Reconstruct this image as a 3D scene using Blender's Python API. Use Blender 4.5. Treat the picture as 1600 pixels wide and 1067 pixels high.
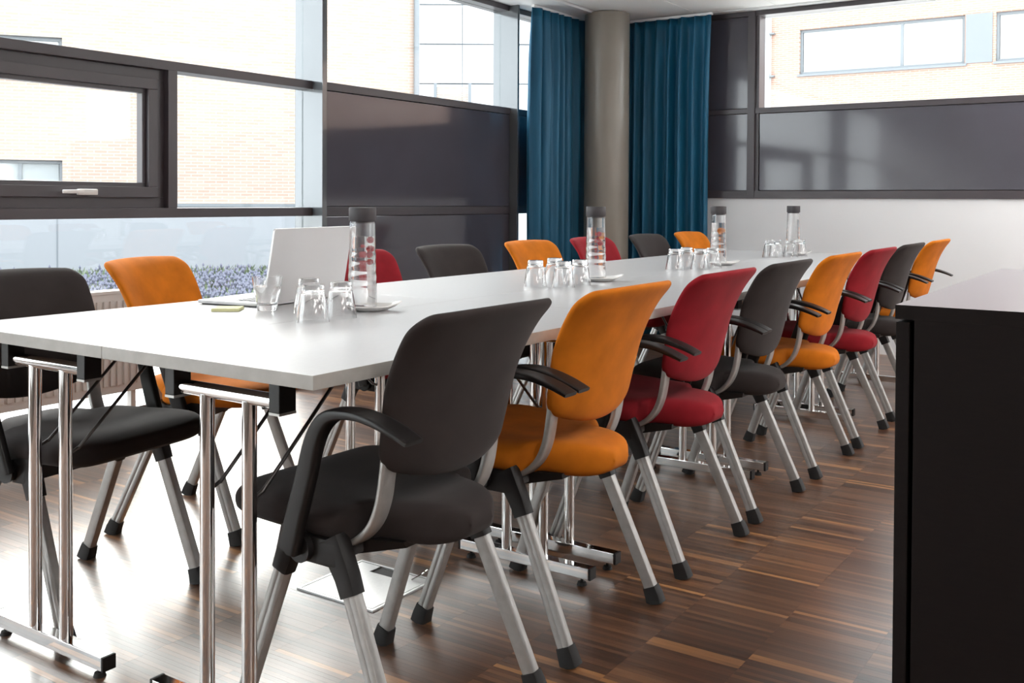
import bpy, bmesh, math, random
from mathutils import Vector, Matrix, noise
random.seed(7)
for o in list(bpy.data.objects): bpy.data.objects.remove(o)
SC = bpy.context.scene
COL = SC.collection
pi = math.pi

# ------------------------------------------------------------------ camera
CAM = Vector((-1.2402, -1.2461, 1.0438))
YAW, PITCH, ROLL, FPX = 0.593067, 0.017647, 0.005001, 1573.81
fw = Vector((math.cos(YAW), math.sin(YAW), 0)); rt = Vector((math.sin(YAW), -math.cos(YAW), 0)); up = Vector((0, 0, 1))
f2 = fw*math.cos(PITCH) - up*math.sin(PITCH); u2 = up*math.cos(PITCH) + fw*math.sin(PITCH)
r3 = rt*math.cos(ROLL) + u2*math.sin(ROLL); u3 = u2*math.cos(ROLL) - rt*math.sin(ROLL)
cd = bpy.data.cameras.new('camera'); cam = bpy.data.objects.new('camera', cd); COL.objects.link(cam)
m = Matrix((r3, u3, -f2)).transposed().to_4x4(); m.translation = CAM
cam.matrix_world = m
cd.sensor_width = 36; cd.lens = FPX/1600*36; cd.shift_y = -191.59/1600
cd.clip_start = 0.05; cd.clip_end = 300
SC.camera = cam

# ------------------------------------------------------------------ world, sun, added fill light, exposure
SC.view_settings.view_transform = 'Standard'; SC.view_settings.look = 'None'
SC.view_settings.exposure = 1.55; SC.view_settings.gamma = 1.0
SC.view_settings.use_curve_mapping = False
SC.cycles.use_denoising = True
SC.cycles.max_bounces = 14; SC.cycles.diffuse_bounces = 6; SC.cycles.glossy_bounces = 6
SC.cycles.transmission_bounces = 12; SC.cycles.transparent_max_bounces = 24
SC.cycles.sample_clamp_indirect = 6.0; SC.cycles.caustics_reflective = False; SC.cycles.caustics_refractive = True; SC.cycles.blur_glossy = 0.4
W = bpy.data.worlds.new('sky'); SC.world = W; W.use_nodes = True
bg = W.node_tree.nodes['Background']; bg.inputs[0].default_value = (0.94, 0.965, 1.0, 1); bg.inputs[1].default_value = 2.6
sd = bpy.data.lights.new('sun', 'SUN'); sd.energy = 2.6; sd.angle = math.radians(32); sd.color = (1.0, 0.955, 0.91)   # veiled sun behind thin cloud
sun = bpy.data.objects.new('sun', sd); COL.objects.link(sun)
sun.rotation_euler = Vector((-0.50, -0.75, -0.60)).to_track_quat('-Z', 'Y').to_euler()
sun.location = (12, 16, 12)
FILL_POWER = 40.0     # added glowing fill panels in the ceiling, out of view

# ------------------------------------------------------------------ materials
def mat(name, col, rough=0.5, metal=0.0, **kw):
    M = bpy.data.materials.new(name); M.use_nodes = True
    b = M.node_tree.nodes['Principled BSDF']
    b.inputs['Base Color'].default_value = (*col, 1); b.inputs['Roughness'].default_value = rough
    b.inputs['Metallic'].default_value = metal
    for k, v in kw.items(): b.inputs[k.replace('_', ' ')].default_value = v
    return M
def nodes(M): return M.node_tree.nodes, M.node_tree.links, M.node_tree.nodes['Principled BSDF']
def add_noise(M, scale, c1, c2, bump=0.0, bscale=None, detail=3, stretch=None, dist=0.001, lo=0.3, hi=0.7):
    N, L, b = nodes(M)
    tc = N.new('ShaderNodeTexCoord'); src = tc.outputs['Object']
    if stretch:
        mp = N.new('ShaderNodeMapping'); mp.inputs['Scale'].default_value = stretch; L.new(src, mp.inputs['Vector']); src = mp.outputs[0]
    n = N.new('ShaderNodeTexNoise'); n.inputs['Scale'].default_value = scale; n.inputs['Detail'].default_value = detail
    L.new(src, n.inputs['Vector'])
    r = N.new('ShaderNodeValToRGB'); r.color_ramp.elements[0].position = lo; r.color_ramp.elements[1].position = hi
    r.color_ramp.elements[0].color = (*c1, 1); r.color_ramp.elements[1].color = (*c2, 1)
    L.new(n.outputs['Fac'], r.inputs['Fac']); L.new(r.outputs['Color'], b.inputs['Base Color'])
    if bump:
        n2 = N.new('ShaderNodeTexNoise'); n2.inputs['Scale'].default_value = bscale or scale; n2.inputs['Detail'].default_value = 2
        L.new(src, n2.inputs['Vector'])
        bp = N.new('ShaderNodeBump'); bp.inputs['Strength'].default_value = bump; bp.inputs['Distance'].default_value = dist
        L.new(n2.outputs['Fac'], bp.inputs['Height']); L.new(bp.outputs[0], b.inputs['Normal'])
    return M
def fabric(name, c, sheen=0.12):
    d = tuple(x*0.78 for x in c); e = tuple(min(1, x*1.18) for x in c)
    M = mat(name, c, 0.9, Sheen_Weight=sheen, Sheen_Roughness=0.45)
    M.node_tree.nodes['Principled BSDF'].inputs['Sheen Tint'].default_value = (*[min(1, 0.35+x) for x in c], 1)
    M.node_tree.nodes['Principled BSDF'].inputs['Specular IOR Level'].default_value = 0.2
    return add_noise(M, 9, d, e, bump=0.25, bscale=900, detail=4)
F_GREY = fabric('charcoal_fabric', (0.034, 0.027, 0.026), 0.22)
F_ORANGE = fabric('orange_velour', (0.60, 0.168, 0.008))
F_RED = fabric('crimson_velour', (0.27, 0.012, 0.020))
M_BLACK = mat('black_plastic', (0.010, 0.0085, 0.0085), 0.42, Specular_IOR_Level=0.35)
M_RUBBER = mat('black_rubber', (0.012, 0.011, 0.011), 0.7)
M_SILVER = add_noise(mat('silver_lacquered_steel', (0.50, 0.49, 0.48), 0.38, 0.55), 40, (0.40, 0.39, 0.375), (0.47, 0.46, 0.445))
M_CHROME = mat('chrome', (0.86, 0.85, 0.84), 0.07, 1.0)
M_TOP = add_noise(mat('white_laminate', (0.49, 0.49, 0.50), 0.30, Specular_IOR_Level=0.22), 60, (0.475, 0.475, 0.485), (0.505, 0.505, 0.515), stretch=(1, 6, 1))
M_TOPEDGE = add_noise(mat('grey_edge_band', (0.40, 0.385, 0.36), 0.4), 25, (0.37, 0.355, 0.33), (0.43, 0.415, 0.39))
M_ROD = mat('dark_steel_rod', (0.16, 0.15, 0.15), 0.3, 0.9)
M_WALL = add_noise(mat('white_painted_wall', (0.80, 0.815, 0.835), 0.7), 1.6, (0.79, 0.805, 0.825), (0.82, 0.835, 0.855), bump=0.1, bscale=160)
M_CEIL = add_noise(mat('white_ceiling_tile', (0.92, 0.92, 0.91), 0.9), 90, (0.90, 0.90, 0.89), (0.94, 0.94, 0.93))
M_TRIM = mat('white_lacquered_trim', (0.80, 0.81, 0.82), 0.45)
M_FRAME = add_noise(mat('anthracite_aluminium', (0.062, 0.052, 0.060), 0.34), 3, (0.056, 0.047, 0.054), (0.068, 0.058, 0.066))
M_PANEL = mat('glossy_anthracite_panel', (0.040, 0.036, 0.046), 0.10, Coat_Weight=0.4, Coat_Roughness=0.05)
add_noise(M_PANEL, 2, (0.062, 0.059, 0.074), (0.072, 0.069, 0.088), bump=0.06, bscale=1.7, dist=0.02)
M_POST = mat('glossy_post_lacquer', (0.12, 0.13, 0.14), 0.12, 0.3, Coat_Weight=0.5)
M_COLUMN = add_noise(mat('taupe_painted_column', (0.27, 0.24, 0.205), 0.34), 1.3, (0.26, 0.232, 0.198), (0.285, 0.253, 0.217))
M_CAB = add_noise(mat('espresso_laminate', (0.007, 0.0045, 0.0045), 0.55, Specular_IOR_Level=0.15), 30, (0.006, 0.004, 0.004), (0.008, 0.0055, 0.005), stretch=(1, 1, 8))
M_CABSHEEN = mat('espresso_laminate_sheen', (0.19, 0.135, 0.15), 0.30)  # paler, pinkish top: reflection of the bright wall put into the colour
M_RAD = mat('radiator_enamel', (0.62, 0.58, 0.55), 0.5)
M_ALU = mat('laptop_aluminium', (0.62, 0.61, 0.61), 0.42, 0.6)
M_KEYS = mat('laptop_keys', (0.05, 0.05, 0.055), 0.5)
M_PAPER = mat('pale_yellow_paper', (0.72, 0.72, 0.40), 0.8)
M_PORC = mat('white_porcelain', (0.83, 0.83, 0.82), 0.22)
M_CAP = mat('charcoal_silicone', (0.045, 0.040, 0.044), 0.6)
M_BERRY = add_noise(mat('raspberry_red', (0.45, 0.03, 0.05), 0.5), 60, (0.35, 0.02, 0.035), (0.6, 0.06, 0.08))
M_PEEL = mat('orange_fruit', (0.75, 0.24, 0.04), 0.5)
M_PLATE = add_noise(mat('brushed_steel_plate', (0.70, 0.70, 0.70), 0.40, 0.7), 120, (0.62, 0.62, 0.62), (0.76, 0.76, 0.76), stretch=(1, 20, 1))
M_HANDLE = mat('white_handle', (0.75, 0.74, 0.72), 0.35)
M_FAR = mat('pale_grey_cladding', (0.42, 0.435, 0.45), 0.5)
M_FARFRAME = mat('pale_window_frame', (0.125, 0.14, 0.155), 0.4)
M_WHITEWALL = mat('white_rendered_plinth', (0.20, 0.212, 0.23), 0.6)
M_PAVE = add_noise(mat('pale_paving', (0.72, 0.71, 0.69), 0.8), 3, (0.68, 0.67, 0.65), (0.76, 0.75, 0.73))
M_LEAF = add_noise(mat('plant_green', (0.10, 0.16, 0.05), 0.7), 4, (0.06, 0.085, 0.045), (0.10, 0.13, 0.075))
M_LAV = mat('lavender_blue', (0.115, 0.120, 0.165), 0.7)
def cloth():
    M = mat('teal_curtain_satin', (0.008, 0.10, 0.17), 0.55, Sheen_Weight=0.05, Sheen_Roughness=0.3)
    add_noise(M, 14, (0.003, 0.090, 0.175), (0.006, 0.125, 0.235), stretch=(1, 1, 0.15))
    N, L, b = nodes(M); out = N['Material Output']
    tr = N.new('ShaderNodeBsdfTranslucent'); tr.inputs[0].default_value = (0.02, 0.20, 0.30, 1)
    mx = N.new('ShaderNodeMixShader'); mx.inputs[0].default_value = 0.05
    L.new(b.outputs[0], mx.inputs[1]); L.new(tr.outputs[0], mx.inputs[2]); L.new(mx.outputs[0], out.inputs['Surface'])
    return M
M_CURT = cloth()
def pane_glass(name, tint=(0.96, 0.985, 0.98), f=1.0):
    M = bpy.data.materials.new(name); M.use_nodes = True; N, L = M.node_tree.nodes, M.node_tree.links
    N.remove(N['Principled BSDF']); out = N['Material Output']
    t = N.new('ShaderNodeBsdfTransparent'); t.inputs[0].default_value = (*tint, 1)
    g = N.new('ShaderNodeBsdfGlossy'); g.inputs['Roughness'].default_value = 0.0
    geo = N.new('ShaderNodeNewGeometry'); dt = N.new('ShaderNodeVectorMath'); dt.operation = 'DOT_PRODUCT'
    L.new(geo.outputs['Normal'], dt.inputs[0]); L.new(geo.outputs['Incoming'], dt.inputs[1])
    def mth(op, *v):
        n = N.new('ShaderNodeMath'); n.operation = op; n.use_clamp = op == 'SUBTRACT'
        for k, x in enumerate(v):
            if isinstance(x, (int, float)): n.inputs[k].default_value = x
            else: L.new(x, n.inputs[k])
        return n.outputs[0]
    # Schlick reflectance of a thin pane, the same from both sides
    fr = mth('ADD', mth('MULTIPLY', mth('POWER', mth('SUBTRACT', 1.0, mth('ABSOLUTE', dt.outputs['Value'])), 5.0), 0.9), 0.035)
    mx = N.new('ShaderNodeMixShader'); L.new(fr, mx.inputs[0]); L.new(t.outputs[0], mx.inputs[1]); L.new(g.outputs[0], mx.inputs[2])
    L.new(mx.outputs[0], out.inputs['Surface']); return M
M_GLASS = pane_glass('window_glass')
def solid_glass(name, ior, tint=(1, 1, 1)):
    M = bpy.data.materials.new(name); M.use_nodes = True; N, L = M.node_tree.nodes, M.node_tree.links
    N.remove(N['Principled BSDF']); out = N['Material Output']
    g = N.new('ShaderNodeBsdfGlass'); g.inputs['Roughness'].default_value = 0.0; g.inputs['IOR'].default_value = ior; g.inputs[0].default_value = (*tint, 1)
    t = N.new('ShaderNodeBsdfTransparent'); t.inputs[0].default_value = (0.97, 0.975, 0.98, 1)
    mx = N.new('ShaderNodeMixShader'); mx.inputs[0].default_value = 0.93
    L.new(t.outputs[0], mx.inputs[1]); L.new(g.outputs[0], mx.inputs[2]); L.new(mx.outputs[0], out.inputs['Surface']); return M
M_TUMBLER = solid_glass('clear_glass', 1.45)
M_WATER = solid_glass('water', 1.33)
def floor_mat():
    M = mat('industrial_parquet', (0.1, 0.05, 0.03), 0.30, Specular_IOR_Level=0.9, Coat_Weight=0.25, Coat_Roughness=0.28)
    N, L, b = nodes(M)
    geo = N.new('ShaderNodeNewGeometry'); sep = N.new('ShaderNodeSeparateXYZ'); L.new(geo.outputs['Position'], sep.inputs[0])
    def mth(op, a, bv=None):
        n = N.new('ShaderNodeMath'); n.operation = op
        if isinstance(a, (int, float)): n.inputs[0].default_value = a
        else: L.new(a, n.inputs[0])
        if bv is not None:
            if isinstance(bv, (int, float)): n.inputs[1].default_value = bv
            else: L.new(bv, n.inputs[1])
        return n.outputs[0]
    ix = mth('FLOOR', mth('DIVIDE', sep.outputs[0], 0.015)); iy = mth('FLOOR', mth('DIVIDE', mth('ADD', sep.outputs[1], 0.19), 0.23))
    cmb = N.new('ShaderNodeCombineXYZ'); L.new(ix, cmb.inputs[0]); L.new(iy, cmb.inputs[1])
    wn = N.new('ShaderNodeTexWhiteNoise'); wn.noise_dimensions = '2D'; L.new(cmb.outputs[0], wn.inputs['Vector'])
    bx = mth('FLOOR', mth('DIVIDE', ix, 3.0)); cmb2 = N.new('ShaderNodeCombineXYZ'); L.new(bx, cmb2.inputs[0]); L.new(iy, cmb2.inputs[1])
    wn2 = N.new('ShaderNodeTexWhiteNoise'); wn2.noise_dimensions = '2D'; L.new(cmb2.outputs[0], wn2.inputs['Vector'])
    v = mth('ADD', mth('MULTIPLY', wn.outputs['Value'], 0.62), mth('MULTIPLY', wn2.outputs['Value'], 0.38))
    r = N.new('ShaderNodeValToRGB'); e = r.color_ramp.elements
    e[0].position = 0.12; e[0].color = (0.055, 0.026, 0.015, 1); e[1].position = 0.95; e[1].color = (0.42, 0.200, 0.075, 1)
    for p, c in ((0.45, (0.100, 0.046, 0.024, 1)), (0.70, (0.155, 0.072, 0.036, 1)), (0.84, (0.24, 0.112, 0.050, 1))):
        k = e.new(p); k.color = c
    L.new(v, r.inputs['Fac'])
    mp = N.new('ShaderNodeMapping'); mp.inputs['Scale'].default_value = (260, 9, 1); L.new(geo.outputs['Position'], mp.inputs['Vector'])
    ns = N.new('ShaderNodeTexNoise'); ns.inputs['Scale'].default_value = 1; ns.inputs['Detail'].default_value = 4; L.new(mp.outputs[0], ns.inputs['Vector'])
    gr = mth('ADD', mth('MULTIPLY', ns.outputs['Fac'], 0.9), 0.55)
    mx = N.new('ShaderNodeMix'); mx.data_type = 'RGBA'; mx.blend_type = 'MULTIPLY'; mx.inputs[0].default_value = 1
    L.new(r.outputs['Color'], mx.inputs['A']); L.new(gr, mx.inputs['B']); L.new(mx.outputs['Result'], b.inputs['Base Color'])
    n3 = N.new('ShaderNodeTexNoise'); n3.inputs['Scale'].default_value = 2.5; L.new(geo.outputs['Position'], n3.inputs['Vector'])
    L.new(mth('ADD', mth('MULTIPLY', n3.outputs['Fac'], 0.12), 0.27), b.inputs['Roughness'])
    bm = N.new('ShaderNodeBump'); bm.inputs['Strength'].default_value = 0.25; bm.inputs['Distance'].default_value = 0.0006
    L.new(ns.outputs['Fac'], bm.inputs['Height']); L.new(bm.outputs[0], b.inputs['Normal'])
    return M
M_FLOOR = floor_mat()
M_SUB = mat('floor_screed', (0.05, 0.03, 0.02), 0.8)
def brick_mat(name, c1, c2, mortar):
    M = mat(name, c1, 0.85); N, L, b = nodes(M)
    tc = N.new('ShaderNodeTexCoord'); s = N.new('ShaderNodeSeparateXYZ'); c = N.new('ShaderNodeCombineXYZ')
    L.new(tc.outputs['Object'], s.inputs[0]); L.new(s.outputs[0], c.inputs[0]); L.new(s.outputs[2], c.inputs[1])
    t = N.new('ShaderNodeTexBrick'); t.inputs['Color1'].default_value = (*c1, 1); t.inputs['Color2'].default_value = (*c2, 1)
    t.inputs['Mortar'].default_value = (*mortar, 1); t.inputs['Scale'].default_value = 1.0
    t.inputs['Brick Width'].default_value = 0.19; t.inputs['Row Height'].default_value = 0.050; t.inputs['Mortar Size'].default_value = 0.008
    L.new(c.outputs[0], t.inputs['Vector']); L.new(t.outputs['Color'], b.inputs['Base Color'])
    bm = N.new('ShaderNodeBump'); bm.inputs['Strength'].default_value = 0.4; bm.inputs['Distance'].default_value = 0.01; bm.invert = True
    L.new(t.outputs['Fac'], bm.inputs['Height']); L.new(bm.outputs[0], b.inputs['Normal'])
    return M
M_BRICK = brick_mat('pale_red_brick', (0.33, 0.245, 0.200), (0.29, 0.21, 0.168), (0.33, 0.30, 0.27))

# ------------------------------------------------------------------ mesh helpers
def obj(name, bm_or_me, m, parent=None, smooth=False, loc=None, rotz=None):
    if isinstance(bm_or_me, bmesh.types.BMesh):
        bmesh.ops.recalc_face_normals(bm_or_me, faces=bm_or_me.faces)
        me = bpy.data.meshes.new(name); bm_or_me.to_mesh(me); bm_or_me.free()
        for x in (m if isinstance(m, (list, tuple)) else [m]): me.materials.append(x)
        if smooth is True:
            me.polygons.foreach_set('use_smooth', [True]*len(me.polygons))
        elif smooth:
            me.polygons.foreach_set('use_smooth', [True]*len(me.polygons)); me.set_sharp_from_angle(angle=math.radians(smooth))
    else: me = bm_or_me
    o = bpy.data.objects.new(name, me); COL.objects.link(o)
    if parent: o.parent = parent
    if loc is not None: o.location = loc
    if rotz is not None: o.rotation_euler = (0, 0, rotz)
    return o
def tag(o, label, cat, group=None):
    o['label'] = label; o['category'] = cat
    if group: o['group'] = group
    return o
def thing(name, label, cat, loc=(0, 0, 0), rotz=0, group=None):
    o = bpy.data.objects.new(name, None); o.empty_display_size = 0.1; COL.objects.link(o)
    o.location = loc; o.rotation_euler = (0, 0, rotz); return tag(o, label, cat, group)
def struct(o): o['kind'] = 'structure'; return o
def box(bm, x0, x1, y0, y1, z0, z1, bev=0.0):
    r = bmesh.ops.create_cube(bm, size=1.0, matrix=Matrix.Translation(((x0+x1)/2, (y0+y1)/2, (z0+z1)/2)) @ Matrix.Diagonal((abs(x1-x0), abs(y1-y0), abs(z1-z0), 1)))
    if bev:
        es = list({e for v in r['verts'] for e in v.link_edges})
        bmesh.ops.bevel(bm, geom=es, offset=bev, segments=2, affect='EDGES', profile=0.7)
    return bm
def boxm(*a, **k): return box(bmesh.new(), *a, **k)
def cyl(bm, p0, p1, r0, r1=None, seg=16, caps=True):
    p0, p1 = Vector(p0), Vector(p1); d = p1-p0; r1 = r0 if r1 is None else r1
    M = Matrix.Translation((p0+p1)/2) @ d.to_track_quat('Z', 'Y').to_matrix().to_4x4()
    bmesh.ops.create_cone(bm, cap_ends=caps, segments=seg, radius1=r0, radius2=r1, depth=d.length, matrix=M)
    return bm
def lathe(bm, prof, seg=32, c=(0, 0, 0)):
    rings = []
    for r, z in prof:
        if r < 1e-6: rings.append([bm.verts.new((c[0], c[1], c[2]+z))])
        else: rings.append([bm.verts.new((c[0]+r*math.cos(2*pi*i/seg), c[1]+r*math.sin(2*pi*i/seg), c[2]+z)) for i in range(seg)])
    for a, b in zip(rings, rings[1:]):
        for i in range(seg):
            j = (i+1) % seg
            if len(a) == 1 and len(b) == 1: break
            if len(a) == 1: bm.faces.new((a[0], b[i], b[j]))
            elif len(b) == 1: bm.faces.new((a[i], a[j], b[0]))
            else: bm.faces.new((a[i], a[j], b[j], b[i]))
    return bm
def rrect(w, h, r, n=3):
    pts = []
    for cx, cy, a0 in ((w/2-r, h/2-r, 0), (-w/2+r, h/2-r, pi/2), (-w/2+r, -h/2+r, pi), (w/2-r, -h/2+r, 3*pi/2)):
        for k in range(n+1):
            a = a0 + pi/2*k/n; pts.append((cx+r*math.cos(a), cy+r*math.sin(a)))
    return pts
def sweep(bm, path, prof, side=Vector((1, 0, 0)), scales=None):
    """prof points are (along side, along normal); side stays the same direction."""
    P = [Vector(p) for p in path]; rings = []
    for i, p in enumerate(P):
        t = (P[min(i+1, len(P)-1)] - P[max(i-1, 0)]).normalized()
        s = (side - t*side.dot(t)).normalized(); n = t.cross(s)
        sx, sy = scales[i] if scales else (1, 1)
        rings.append([bm.verts.new(p + s*(a*sx) + n*(b*sy)) for a, b in prof])
    k = len(prof)
    for a, b in zip(rings, rings[1:]):
        for i in range(k): bm.faces.new((a[i], a[(i+1) % k], b[(i+1) % k], b[i]))
    bm.faces.new(rings[0][::-1]); bm.faces.new(rings[-1])
    return bm
def smooth_path(pts, n=4):
    P = [Vector(p) for p in pts]; out = []
    for i in range(len(P)-1):
        p0, p1, p2, p3 = P[max(i-1, 0)], P[i], P[i+1], P[min(i+2, len(P)-1)]
        for k in range(n):
            t = k/n
            out.append(0.5*((2*p1)+(p2-p0)*t+(2*p0-5*p1+4*p2-p3)*t*t+(3*p1-p0-3*p2+p3)*t**3))
    out.append(P[-1]); return out
def interp(x, tab):
    if x <= tab[0][0]: return tab[0][1]
    for (a, b), (c, d) in zip(tab, tab[1:]):
        if x <= c: return b + (d-b)*(x-a)/(c-a)
    return tab[-1][1]
def smoothint(x, tab):  # catmull rom interpolation of a table
    n = len(tab)
    if x <= tab[0][0]: return tab[0][1]
    if x >= tab[-1][0]: return tab[-1][1]
    for i in range(n-1):
        if x <= tab[i+1][0]:
            t = (x-tab[i][0])/(tab[i+1][0]-tab[i][0]); p1, p2 = tab[i][1], tab[i+1][1]
            h = tab[i+1][0]-tab[i][0]
            m1 = (p2-tab[i-1][1])/(tab[i+1][0]-tab[i-1][0])*h if i > 0 else p2-p1
            m2 = (tab[i+2][1]-p1)/(tab[i+2][0]-tab[i][0])*h if i+2 < n else p2-p1
            return (2*t**3-3*t*t+1)*p1+(t**3-2*t*t+t)*m1+(-2*t**3+3*t*t)*p2+(t**3-t*t)*m2
def pillow(bm, front, back, nu, nv):
    """closed shell from two grids that share their border; front/back(i,j)->Vector"""
    fv = [[bm.verts.new(front(i, j)) for i in range(nu+1)] for j in range(nv+1)]
    bv = [[fv[j][i] if i in (0, nu) or j in (0, nv) else bm.verts.new(back(i, j)) for i in range(nu+1)] for j in range(nv+1)]
    for j in range(nv):
        for i in range(nu):
            bm.faces.new((fv[j][i], fv[j][i+1], fv[j+1][i+1], fv[j+1][i]))
            q = (bv[j+1][i], bv[j+1][i+1], bv[j][i+1], bv[j][i])
            try: bm.faces.new(q)
            except ValueError: pass
    return bm
def stuff(o): o['kind'] = 'stuff'; return o

# ------------------------------------------------------------------ setting: floor
CEIL = 2.456; WY = 2.85; WG = 2.93; EX = 5.93
X0, Y0 = -3.6, -4.2
fl = struct(obj('floor', boxm(X0, EX+0.2, Y0, WY+0.2, -0.12, -0.004), M_SUB))
SW, SL = 0.015, 0.23
fx0, fx1, fy0, fy1 = -2.1, EX, -2.95, WY+0.06
def inview(x, y, z=0.0):
    d = Vector((x, y, z))-CAM; zz = d.dot(f2)
    if zz < 0.2: return False
    px = 800+FPX*d.dot(r3)/zz; py = 341.9-FPX*d.dot(u3)/zz
    return -20 < px < 1385 and 400 < py < 1075
cells = []
j0 = math.floor((fy0+0.19)/SL); j1 = math.ceil((fy1+0.19)/SL)
for j in range(j0, j1):
    for i in range(math.floor(fx0/SW), math.ceil(fx1/SW)):
        cells.append((i, j))
vis = [c for c in cells if inview((c[0]+.5)*SW, (c[1]+.5)*SL-0.19)]
vis.sort(key=lambda c: (Vector(((c[0]+.5)*SW, (c[1]+.5)*SL-0.19, 0))-CAM).length)
near = set(vis[:300])
g = 0.00012
sme = bpy.data.meshes.new('parquet_strip'); b_ = boxm(-SW/2+g, SW/2-g, -SL/2+g, SL/2-g, -0.004, 0); b_.to_mesh(sme); b_.free(); sme.materials.append(M_FLOOR)
bm = bmesh.new()
verts = []; faces = []
for (i, j) in cells:
    x, y = (i+.5)*SW, (j+.5)*SL-0.19; dz = -random.random()*0.00015
    if (i, j) in near:
        o = bpy.data.objects.new('parquet_strip', sme); COL.objects.link(o); o.parent = fl; o.location = (x, y, dz); continue
    a, b, c, d = x-SW/2+g, x+SW/2-g, y-SL/2+g, min(y+SL/2-g, WY+0.06)
    k = len(verts)
    verts += [(a, c, -.004), (b, c, -.004), (b, d, -.004), (a, d, -.004), (a, c, dz), (b, c, dz), (b, d, dz), (a, d, dz)]
    faces += [(k+4, k+5, k+6, k+7), (k, k+1, k+5, k+4), (k+1, k+2, k+6, k+5), (k+2, k+3, k+7, k+6), (k+3, k, k+4, k+7)]
bm.free()
me = bpy.data.meshes.new('parquet_field'); me.from_pydata(verts, [], faces); me.materials.append(M_FLOOR)
stuff(obj('parquet_field', me, None, fl))
# plain boards in the part of the room behind the camera
# ------------------------------------------------------------------ setting: ceiling
ce = struct(obj('ceiling', boxm(X0-0.3, EX+0.35, Y0-0.3, WG+0.25, CEIL+0.03, CEIL+0.45), M_TRIM))
tm = bpy.data.meshes.new('ceiling_tile'); b_ = boxm(-0.597, 0.597, -0.297, 0.297, 0, 0.028, bev=0.004); b_.to_mesh(tm); b_.free(); tm.materials.append(M_CEIL)
LX, LY = [], []
fillcells = {(-1, -3), (1, -3), (3, -3), (-1, -5), (1, -5), (3, -5), (4, -1), (4, -5)}
for i in range(-2, 5):
    for j in range(-6, 5):
        x, y = 4.92-(4-i)*1.2+0.3, 2.14-(4-j)*0.6+0.0
        if (i, j) in fillcells:
            LX.append((x, y)); continue
        o = bpy.data.objects.new('ceiling_tile', tm); COL.objects.link(o); o.parent = ce; o.location = (x, y, CEIL)
struct(obj('trim_1', boxm(X0, EX-0.02, 2.46, 2.70, CEIL-0.012, CEIL+0.028), M_TRIM))
struct(obj('trim_2', boxm(5.84, EX-0.02, Y0, 2.46, CEIL-0.006, CEIL+0.028), M_TRIM))
struct(obj('trim_3', boxm(X0, EX-0.02, 2.705, WY-0.005, CEIL-0.004, CEIL+0.028), M_TRIM))
M_FILL = bpy.data.materials.new('fill_emission'); M_FILL.use_nodes = True
e_ = M_FILL.node_tree.nodes['Principled BSDF']; e_.inputs['Base Color'].default_value = (0.9, 0.9, 0.9, 1)
e_.inputs['Emission Color'].default_value = (1.0, 0.97, 0.93, 1); e_.inputs['Emission Strength'].default_value = FILL_POWER/26.0*3.2
lm = bpy.data.meshes.new('fill_face'); b_ = boxm(-0.57, 0.57, -0.27, 0.27, 0.006, 0.02); b_.to_mesh(lm); b_.free(); lm.materials.append(M_FILL)
bf = bmesh.new()
for a in ((-0.597, 0.597, -0.297, -0.27), (-0.597, 0.597, 0.27, 0.297), (-0.597, -0.57, -0.27, 0.27), (0.57, 0.597, -0.27, 0.27)): box(bf, *a, 0, 0.028)
lf = bpy.data.meshes.new('fill_frame'); bf.to_mesh(lf); bf.free(); lf.materials.append(M_TRIM)
for k, (x, y) in enumerate(LX):  # unseen panels added to brighten the end wall and chairs
    t = thing('fill_panel', 'added glowing fill panel in the tiled ceiling, out of view', 'fill light', (x, y, CEIL), 0, 'added ceiling fill panels')
    obj('frame', lf, None, t); obj('fill_face', lm, None, t)

# ------------------------------------------------------------------ setting: left window wall
Z1, Z2, Z3, Z4 = 0.955, 1.002, 1.667, 1.712
def sbox(name, *a, m=M_FRAME, bev=0.002, parent=None):
    o = obj(name, boxm(*a, bev=bev), m, parent)
    if parent is None: struct(o)
    return o
wl = bpy.data.objects.new('wall_left', None); COL.objects.link(wl); struct(wl)
P = lambda n, *a, **k: sbox(n, *a, parent=wl, **k)
P('transom', X0, 2.83, WY, WG+0.04, Z1, Z2)
P('transom', X0, 2.83, WY, WG+0.04, Z3, Z4)
P('bottom_rail', X0, 2.83, WY, WG+0.04, -0.02, 0.07)
P('top_rail', X0, EX, WY, WG+0.06, 2.415, CEIL+0.03)
P('mullion', 1.867, 1.919, WY-0.001, WG+0.04, Z2, Z3)
P('mullion', 0.0, 0.052, WY-0.001, WG+0.04, Z2, Z3)
P('mullion', -1.6, -1.55, WY-0.001, WG+0.04, Z2, Z3)
P('post', 2.83, 2.868, 2.775, WG+0.06, -0.02, CEIL, m=M_POST, bev=0.003)
P('post', 4.79, 4.812, 2.775, WG+0.06, -0.02, CEIL, m=M_POST, bev=0.003)
P('post', 0.6-1.9, 0.6-1.785, 2.775, WG+0.06, -0.02, CEIL, m=M_POST, bev=0.003)
P('end_frame', 2.868, 2.90, WY-0.011, WG+0.04, -0.02, CEIL)
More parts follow.
